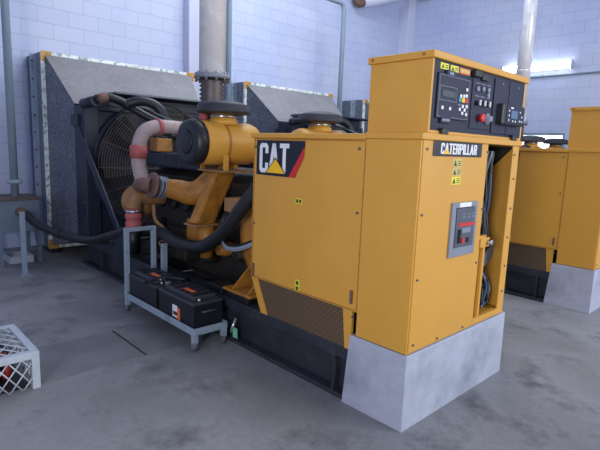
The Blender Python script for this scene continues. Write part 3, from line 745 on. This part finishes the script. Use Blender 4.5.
# ================================================================== EXHAUST STACKS
def stack(x, y, label, zt=6.0):
    t = thing('exhaust_stack', (x, y, 1.32), label, 'exhaust pipe', 'silver exhaust stacks')
    MB().lathe((x, y, 2.17), (0, 0, 1), [(0, 0.117), (zt-2.17, 0.117)], 40).build('stack_pipe', 'steel', t)
    MB().lathe((x, y, 3.05), (0, 0, 1), [(0, 0.119), (0.004, 0.121), (0.018, 0.121), (0.022, 0.119)], 40, caps=False).build('seam_band', 'steel', t)
    MB().lathe((x, y, 2.135), (0, 0, 1), [(0, 0.16), (0.035, 0.16)], 36).build('flange', 'breaker_frame', t)
    b = MB()
    for k in range(10):
        a = 2*PI*k/10; px, py = x+0.142*math.cos(a), y+0.142*math.sin(a)
        b.cyl((px, py, 2.105), (px, py, 2.19), 0.012, n=8)
    split(b, 'flange_bolt', 'chrome', t)
    pr = []
    for k in range(19): pr.append((k*0.0185, 0.116 if k % 2 else 0.094))
    MB().lathe((x, y, 1.795), (0, 0, 1), pr, 36).build('bellows', 'bellows', t, label='dark corrugated bellows')
    MB().cyl((x, y, 1.33), (x, y, 1.80), 0.10, n=24).build('riser', 'rust', t)
    return t
stack(0.340, 2.45, 'silver exhaust stack rising above the air cleaner of the nearest generator')
stack(6.87, 2.45, 'silver exhaust pipe rising behind the right end of the control box')

# ================================================================== FUEL TANK, PIPES, HOSE
def tank():
    t = thing('fuel_tank', (-0.6, 5.45, 0), 'grey steel fuel tank on legs at the left edge', 'tank')
    MB().box(-0.84, -0.375, 5.2, 5.72, 0.41, 0.80).build('tank_body', 'tank', t, 0.006)
    MB().box(-0.86, -0.355, 5.18, 5.74, 0.80, 0.825).build('tank_lid', 'tank_lid', t, 0.004, 'rusty brown lid')
    for x in (-0.84, -0.415):
        for y in (5.2, 5.68): MB().box(x, x+0.04, y, y+0.04, 0, 0.41).build('leg', 'tank', t)
    return t
tank()
tray = MB(); tray.box(-0.72, -0.45, 5.28, 5.6, 0.0, 0.02); tray.box(-0.72, -0.45, 5.28, 5.29, 0.02, 0.09); tray.box(-0.72, -0.45, 5.59, 5.6, 0.02, 0.09); tray.box(-0.72, -0.71, 5.29, 5.59, 0.02, 0.09); tray.box(-0.46, -0.45, 5.29, 5.59, 0.02, 0.09)
tag(recentre(tray.build('drip_tray', 'cagew', None)), 'white drip tray on the floor under the grey fuel tank', 'tray')

def vent(x, y, z0, label, flange=True, elbow=True):
    t = thing('vent_pipe', (x, y, z0), label, 'pipe', 'grey pipes rising to the back wall')
    pts = [(x, y, z0), (x, y, 4.30), (x-0.02, y, 4.39), (x-0.10, y, 4.43), (x-0.85, y, 4.43)]
    p = MB(); p.tube(pts, 0.046, 16, smooth_path=False); p.build('pipe_run', 'pipe', t)
    if flange:
        MB().lathe((x, y, 0.99), (0, 0, 1), [(0, 0.085), (0.022, 0.09), (0.024, 0.086), (0.05, 0.086)], 24).build('pipe_flange', 'pipe', t)
    s = MB(); s.tube([(x-0.85, y, 4.43), (x-1.0, y+0.1, 4.55), (x-1.4, y+0.5, 4.9)], 0.02, 8, smooth_path=False); s.build('thin_line', 'cagew', t)
    return t
vent(-0.60, 5.38, 0.825, 'grey vent pipe standing on the fuel tank at left')
vent(2.55, 5.36, 0.0, 'grey vent pipe just right of the silver exhaust stack')
vent(5.45, 5.55, 0.0, 'grey vent pipe with an elbow at top, left of the control box')

hs = thing('fuel_hose', (0, 3.6, 0.4), 'long black hose sagging from the grey tank to the yellow enclosure', 'hose')
hp = [(-0.60, 5.17, 0.655), (-0.57, 5.05, 0.63), (-0.49, 4.92, 0.535), (-0.335, 4.60, 0.445), (-0.175, 4.1, 0.44), (-0.06, 3.75, 0.545), (0.0, 3.45, 0.64), (0.02, 3.10, 0.70), (0.02, 2.80, 0.705), (0.02, 2.48, 0.665), (0.02, 2.25, 0.67), (0.025, 2.05, 0.71), (0.03, 1.77, 0.885), (0.05, 1.56, 1.10), (0.10, 1.42, 1.27)]
hr = [0.045]*5 + [0.05]*3 + [0.056]*7
MB().tube(hp, hr, 16).build('hose_body', 'rubber', hs)
MB().tube([(-0.60, 5.22, 0.66), (-0.595, 5.12, 0.65), (-0.565, 5.06, 0.632)], 0.055, 14).build('hose_fitting', 'rust', hs)
for k in (3, 8):
    p, q = Vector(hp[k]), Vector(hp[k+1]); d = (q-p).normalized()
    MB().cyl(p, p+d*0.02, hr[k]+0.004, n=16).build('hose_clamp', 'dark', hs)

def post(x, y, z, label):
    t = thing('hose_support_post', (x, y, 0), label, 'post')
    MB().box(x-0.026, x+0.026, y-0.02, y+0.02, 0.008, z).build('upright', 'cart', t, 0.003)
    MB().box(x-0.05, x+0.05, y-0.05, y+0.05, 0, 0.008).build('foot_plate', 'cart', t)
    MB().tube([(x-0.02, y, z-0.05), (x-0.03, y+0.03, z+0.01), (x+0.03, y+0.03, z+0.01), (x+0.03, y, z-0.06)], 0.008, 6).build('clip', 'rust', t)
post(-0.71, 4.66, 0.73, 'light grey post standing in front of the fuel tank')
post(0.0, 2.72, 0.62, 'light grey post holding up the hose behind the battery trolley')

# ================================================================== BATTERY TROLLEY
def cart():
    t = thing('battery_trolley', (-0.19, 2.22, 0), 'pale grey steel trolley carrying two black batteries', 'trolley')
    x0, x1, y0, y1 = -0.345, -0.04, 1.62, 2.83
    f = MB()
    f.box(x0, x0+0.012, y0, y1, 0.13, 0.185); f.box(x1-0.012, x1, y0, y1, 0.13, 0.185); f.box(x0+0.012, x1-0.012, y0, y0+0.012, 0.13, 0.185); f.box(x0+0.012, x1-0.012, y1-0.012, y1, 0.13, 0.185)
    f.box(x0+0.012, x1-0.012, y0+0.012, y1-0.012, 0.13, 0.140)
    f.build('shelf_frame', 'cart', t, 0.003)
    for x in (x0+0.002, x1-0.042):
        MB().box(x, x+0.04, y1-0.042, y1-0.002, 0.185, 0.745).build('handle_upright', 'cart', t, 0.003)
        for y in (y0+0.002, y1-0.042):
            MB().box(x, x+0.04, y, y+0.04, 0.065, 0.13).build('leg', 'cart', t, 0.003)
            c = MB().box(x+0.005, x+0.035, y+0.005, y+0.035, 0.045, 0.065).build('caster', 'chrome', t)
            MB().cyl((x+0.008, y+0.03, 0.03), (x+0.032, y+0.03, 0.03), 0.03, n=18).build('wheel', 'breaker', c)
            k = MB(); k.box(x+0.002, x+0.006, y+0.005, y+0.04, 0.02, 0.05); k.box(x+0.034, x+0.038, y+0.005, y+0.04, 0.02, 0.05); k.build('caster_fork', 'chrome', c)
    MB().box(x0+0.002, x1-0.002, y1-0.042, y1-0.002, 0.745, 0.78).build('handle_bar', 'cart', t, 0.003)
    return t
cart()
def battery(y0, y1, label, sticker):
    xa, xb, zb, zt = -0.325, -0.06, 0.140, 0.352
    t = thing('battery', ((xa+xb)/2, (y0+y1)/2, zb), label, 'battery', 'batteries on the trolley')
    MB().box(xa, xb, y0, y1, zb, zt).build('case', 'battery', t, 0.006)
    MB().box(xa-0.004, xb+0.004, y0-0.004, y1+0.004, zt-0.004, zt+0.014).build('lid', 'battery_lid', t, 0.005)
    MB().box(xa+0.03, xb-0.03, y0+0.05, y1-0.05, zt+0.014, zt+0.05).build('cell_cover', 'battery_lid', t, 0.008)
    r = MB()
    for k in range(5):
        y = y0+0.09+k*(y1-y0-0.18)/4; r.box(xa+0.05, xb-0.05, y-0.014, y+0.014, zt+0.05, zt+0.056)
    r.build('vent_cap_strip', 'battery', t)
    MB().box(xa+0.075, xb-0.075, y0+0.014, y0+0.032, zt+0.05-0.12, zt-0.045).build('grip_recess', 'battery', t)
    MB().tube([(xa+0.07, y0-0.002, zt-0.055), (xa+0.07, y0-0.022, zt-0.055), (xb-0.07, y0-0.022, zt-0.055), (xb-0.07, y0-0.002, zt-0.055)], 0.010, 8, smooth_path=False).build('carry_handle', 'battery_lid', t)
    for y in (y0+0.03, y1-0.03):
        MB().cyl((xa+0.07, y, zt+0.012), (xa+0.07, y, zt+0.04), 0.013, n=12).build('terminal', 'chrome', t)
    if sticker:
        s = MB().box(xa-0.0015, xa, y0+0.235, y0+0.31, zb+0.055, zb+0.15).build('label_sticker', 'white', t, label='white part of the label')
        MB().box(xa-0.0022, xa-0.0015, y0+0.235, y0+0.30, zb+0.07, zb+0.10).build('label_print', 'sticker_ink', s)
        MB().box(xa-0.0015, xa, y0+0.195, y0+0.235, zb+0.045, zb+0.14).build('label_sticker', 'orange', t, label='orange part of the label')
    MB().box(xa+0.08, xa+0.12, (y0+y1)/2-0.12, (y0+y1)/2+0.02, zt+0.056, zt+0.0575).build('top_sticker', 'orange', t)
    return t
battery(1.66, 2.20, 'black battery at the near end of the trolley, orange and white label', True)
battery(2.25, 2.76, 'black battery at the far end of the trolley, against the handle', False)
cb = thing('battery_cable', (-0.2, 2.2, 0.39), 'black cable looping between the two batteries', 'cable')
MB().tube([(-0.255, 2.17, 0.395), (-0.27, 2.21, 0.43), (-0.285, 2.25, 0.44), (-0.33, 2.33, 0.40), (-0.345, 2.40, 0.36), (-0.34, 2.36, 0.40), (-0.255, 2.28, 0.405)], 0.010, 8).build('cable_run', 'black', cb)
MB().tube([(-0.255, 2.28, 0.40), (-0.22, 2.22, 0.43), (-0.14, 2.12, 0.43), (-0.06, 2.18, 0.41), (0.0, 2.25, 0.33), (0.03, 2.3, 0.3)], 0.010, 8).build('cable_run', 'black', cb)
for p in ((-0.255, 2.17, 0.395), (-0.255, 2.28, 0.398)): MB().box(p[0]-0.02, p[0]+0.02, p[1]-0.016, p[1]+0.016, p[2], p[2]+0.02).build('clamp', 'chrome', cb, 0.003)

# ================================================================== MESH CAGE ON THE FLOOR
def cage():
    x0, x1, y0, y1, h = -2.02, -1.355, 1.765, 2.36, 0.245
    t = thing('mesh_cage', ((x0+x1)/2, (y0+y1)/2, 0), 'white expanded metal cage on the floor at left edge', 'cage')
    b = 0.045; f = MB()
    for x in (x0, x1-b):
        for y in (y0, y1-b): f.box(x, x+b, y, y+b, 0, h-b)
    f.box(x0, x1, y0, y0+b, h-b, h); f.box(x0, x1, y1-b, y1, h-b, h); f.box(x0, x0+b, y0+b, y1-b, h-b, h); f.box(x1-b, x1, y0+b, y1-b, h-b, h)
    f.build('frame', 'cagew', t, 0.003)
    def lattice(name, place, U, V, cu, cv, r):
        mb = MB()
        nseg = int(U/cu)+2; 
        def clip(p, q):
            (a, b_), (c, d) = p, q; t0, t1 = 0.0, 1.0; du, dv = c-a, d-b_
            for pp, qq in ((-du, a), (du, U-a), (-dv, b_), (dv, V-b_)):
                if pp == 0: continue
                rr = qq/pp
                if pp < 0: t0 = max(t0, rr)
                else: t1 = min(t1, rr)
            if t0 >= t1: return None
            return (a+du*t0, b_+dv*t0), (a+du*t1, b_+dv*t1)
        L = V*cu/cv; k = -int(L/cu)-2
        while k*cu < U+L:
            for s in (1, -1):
                a = (k*cu, 0) if s == 1 else (k*cu+L, 0); b2 = (k*cu+L, V) if s == 1 else (k*cu, V)
                c = clip(a, b2)
                if c: mb.tube([place(*c[0]), place(*c[1])], r, 5, smooth_path=False)
            k += 1
        return mb.build(name, 'cagew', t)
    lattice('mesh_panel', lambda u, v: (x0+b+u, y0+0.012, v+0.004), x1-x0-2*b, h-b-0.004, 0.075, 0.10, 0.005)
    lattice('mesh_panel', lambda u, v: (x0+b+u, y0+b+v, h-0.010), x1-x0-2*b, y1-y0-2*b, 0.075, 0.12, 0.004)
    lattice('mesh_panel', lambda u, v: (x1-0.012, y0+b+u, v+0.004), y1-y0-2*b, h-b-0.004, 0.075, 0.10, 0.005)
    return t
cage()
pu = thing('valve_assembly', (-1.65, 2.05, 0), 'red and black valve assembly seen through the cage mesh', 'valve')
MB().lathe((-1.95, 2.0, 0.10), (1, 0, 0), [(0, 0.05), (0.46, 0.05)], 18).build('pipe_run', 'black', pu)
for x in (-1.86, -1.68, -1.52): MB().lathe((x, 2.0, 0.10), (1, 0, 0), [(0, 0.085), (0.035, 0.085)], 20).build('red_flange', 'red', pu)
MB().cyl((-1.60, 2.0, 0.10), (-1.60, 2.0, 0.20), 0.035).build('valve_stem', 'red', pu)
MB().box(-1.97, -1.41, 1.82, 2.30, 0.0, 0.02).build('cage_floor_shade', 'black', pu)  # black sheet added to make the floor inside the cage dark
MB().box(-1.95, -1.45, 2.10, 2.28, 0.02, 0.16).build('valve_block', 'black', pu, 0.01)
for x in (-1.80, -1.56): MB().box(x-0.02, x+0.02, 1.97, 2.03, 0.02, 0.06).build('saddle', 'black', pu)

# ================================================================== TRENCH COVERS
for x0, x1, lab in ((-1.335, -0.638, 'checker plate trench cover between the cage and the trolley'), (-0.622, -0.03, 'checker plate trench cover under the battery trolley')):
    tag(recentre(MB().box(x0, x1, 1.81, 2.42, 0.0, 0.0015).build('trench_cover', 'plate')), lab, 'floor plate', 'checker plates over the floor trench')
tag(recentre(MB().box(-0.637, -0.623, 1.81, 2.42, 0.0, 0.0008).build('trench_gap', 'black')), 'dark open joint between two checker plates', 'joint')

# ================================================================== WALL LAMP, CONDUIT, OVERHEAD PIPES
lf = thing('wall_light', (XR, 2.87, 3.3), 'lit fluorescent batten on the right wall', 'light')
MB().box(XR-0.06, XR, 2.2, 3.62, 3.33, 3.45).build('lamp_body', 'cagew', lf, 0.004)
for z in (3.35, 3.43): MB().cyl((XR-0.10, 2.24, z), (XR-0.10, 3.58, z), 0.035, n=14).build('lamp_tube', 'tube_light', lf)
for y in (2.2, 3.60): MB().box(XR-0.15, XR-0.06, y, y+0.03, 3.31, 3.47).build('end_cap', 'cagew', lf, 0.004)
cd = thing('conduit', (XR-0.02, 1.5, 3.17), 'thin grey conduit running along the right wall below the lamp', 'conduit')
MB().cyl((XR-0.025, -4.5, 3.21), (XR-0.025, 4.2, 3.21), 0.018, n=10).build('conduit_run', 'pipe', cd)
k = MB()
for y in (0.6, 1.7, 2.8): k.box(XR-0.05, XR, y-0.03, y+0.03, 3.185, 3.235)
k.build('saddle', 'pipe', cd)
wp = thing('insulated_pipe', (6.6, 6.1, 4.6), 'white lagged pipe with a black end high on the back wall', 'pipe')
MB().cyl((6.70, 6.12, 4.82), (8.1, 5.9, 5.26), 0.11, n=24).build('lagging', 'pilaster', wp)
MB().tube([(6.70, 6.12, 4.82), (6.58, 6.14, 4.78), (6.54, 6.18, 4.84), (6.53, 6.20, 4.92)], 0.08, 14).build('pipe_end', 'rust', wp)
fo = thing('foil_duct', (8.4, 5.4, 5.15), 'silver foil duct on the right wall near the corner', 'duct')
MB().lathe((8.45, 5.9, 5.42), (0, -1, 0), [(0, 0.16)] + [(0.04*k_, 0.17 if k_ % 2 else 0.155) for k_ in range(1, 16)], 20).build('foil_wrap', 'steel', fo)

# ================================================================== LIGHT
w = bpy.data.worlds.new('daylight'); SC.world = w; w.use_nodes = True
bg = w.node_tree.nodes['Background']; bg.inputs['Color'].default_value = (0.78, 0.86, 1.0, 1); bg.inputs['Strength'].default_value = 0.6
def area(name, loc, target, sx, sy, power, color):
    l = bpy.data.lights.new(name, 'AREA'); l.shape = 'RECTANGLE'; l.size = sx; l.size_y = sy; l.energy = power; l.color = color
    o = bpy.data.objects.new(name, l); COL.objects.link(o); o.location = loc
    o.rotation_euler = (Vector(target)-Vector(loc)).to_track_quat('-Z', 'Y').to_euler()
    return o
area('doorway_light', (3.6, -5.5, 3.0), (3.4, 2, 0.8), 5.0, 4.0, 400, (0.93, 0.96, 1.0))
area('side_fill_light', (-4.15, -1.3, 1.75), (0.2, 0.7, 1.15), 1.6, 1.3, 175, (1.0, 0.97, 0.93))  # added fill from the unseen left, brightens the left-facing panels
area('roof_light', (3.0, 3.6, 6.5), (2.8, 4.0, 0), 4.0, 3.2, 250, (0.86, 0.93, 1.0))

# ================================================================== CAMERA
cam = bpy.data.cameras.new('camera'); co = bpy.data.objects.new('camera', cam); COL.objects.link(co)
cam.sensor_width = 36.0; cam.lens = 36.0*487.74/600.0; cam.clip_start = 0.05
r = Vector((0.72685816, -0.68576096, 0.03753831)); u = Vector((0.07962556, 0.13843456, 0.98716546)); fw = Vector((0.68215613, 0.71454026, -0.15522639))
m = Matrix(((r.x, u.x, -fw.x, -2.18555266), (r.y, u.y, -fw.y, -1.41150679), (r.z, u.z, -fw.z, 1.55), (0, 0, 0, 1)))
co.matrix_world = m
SC.camera = co
SC.view_settings.view_transform = 'Standard'; SC.view_settings.look = 'None'
SC.view_settings.exposure = 0.0; SC.view_settings.gamma = 1.0; SC.view_settings.use_curve_mapping = False
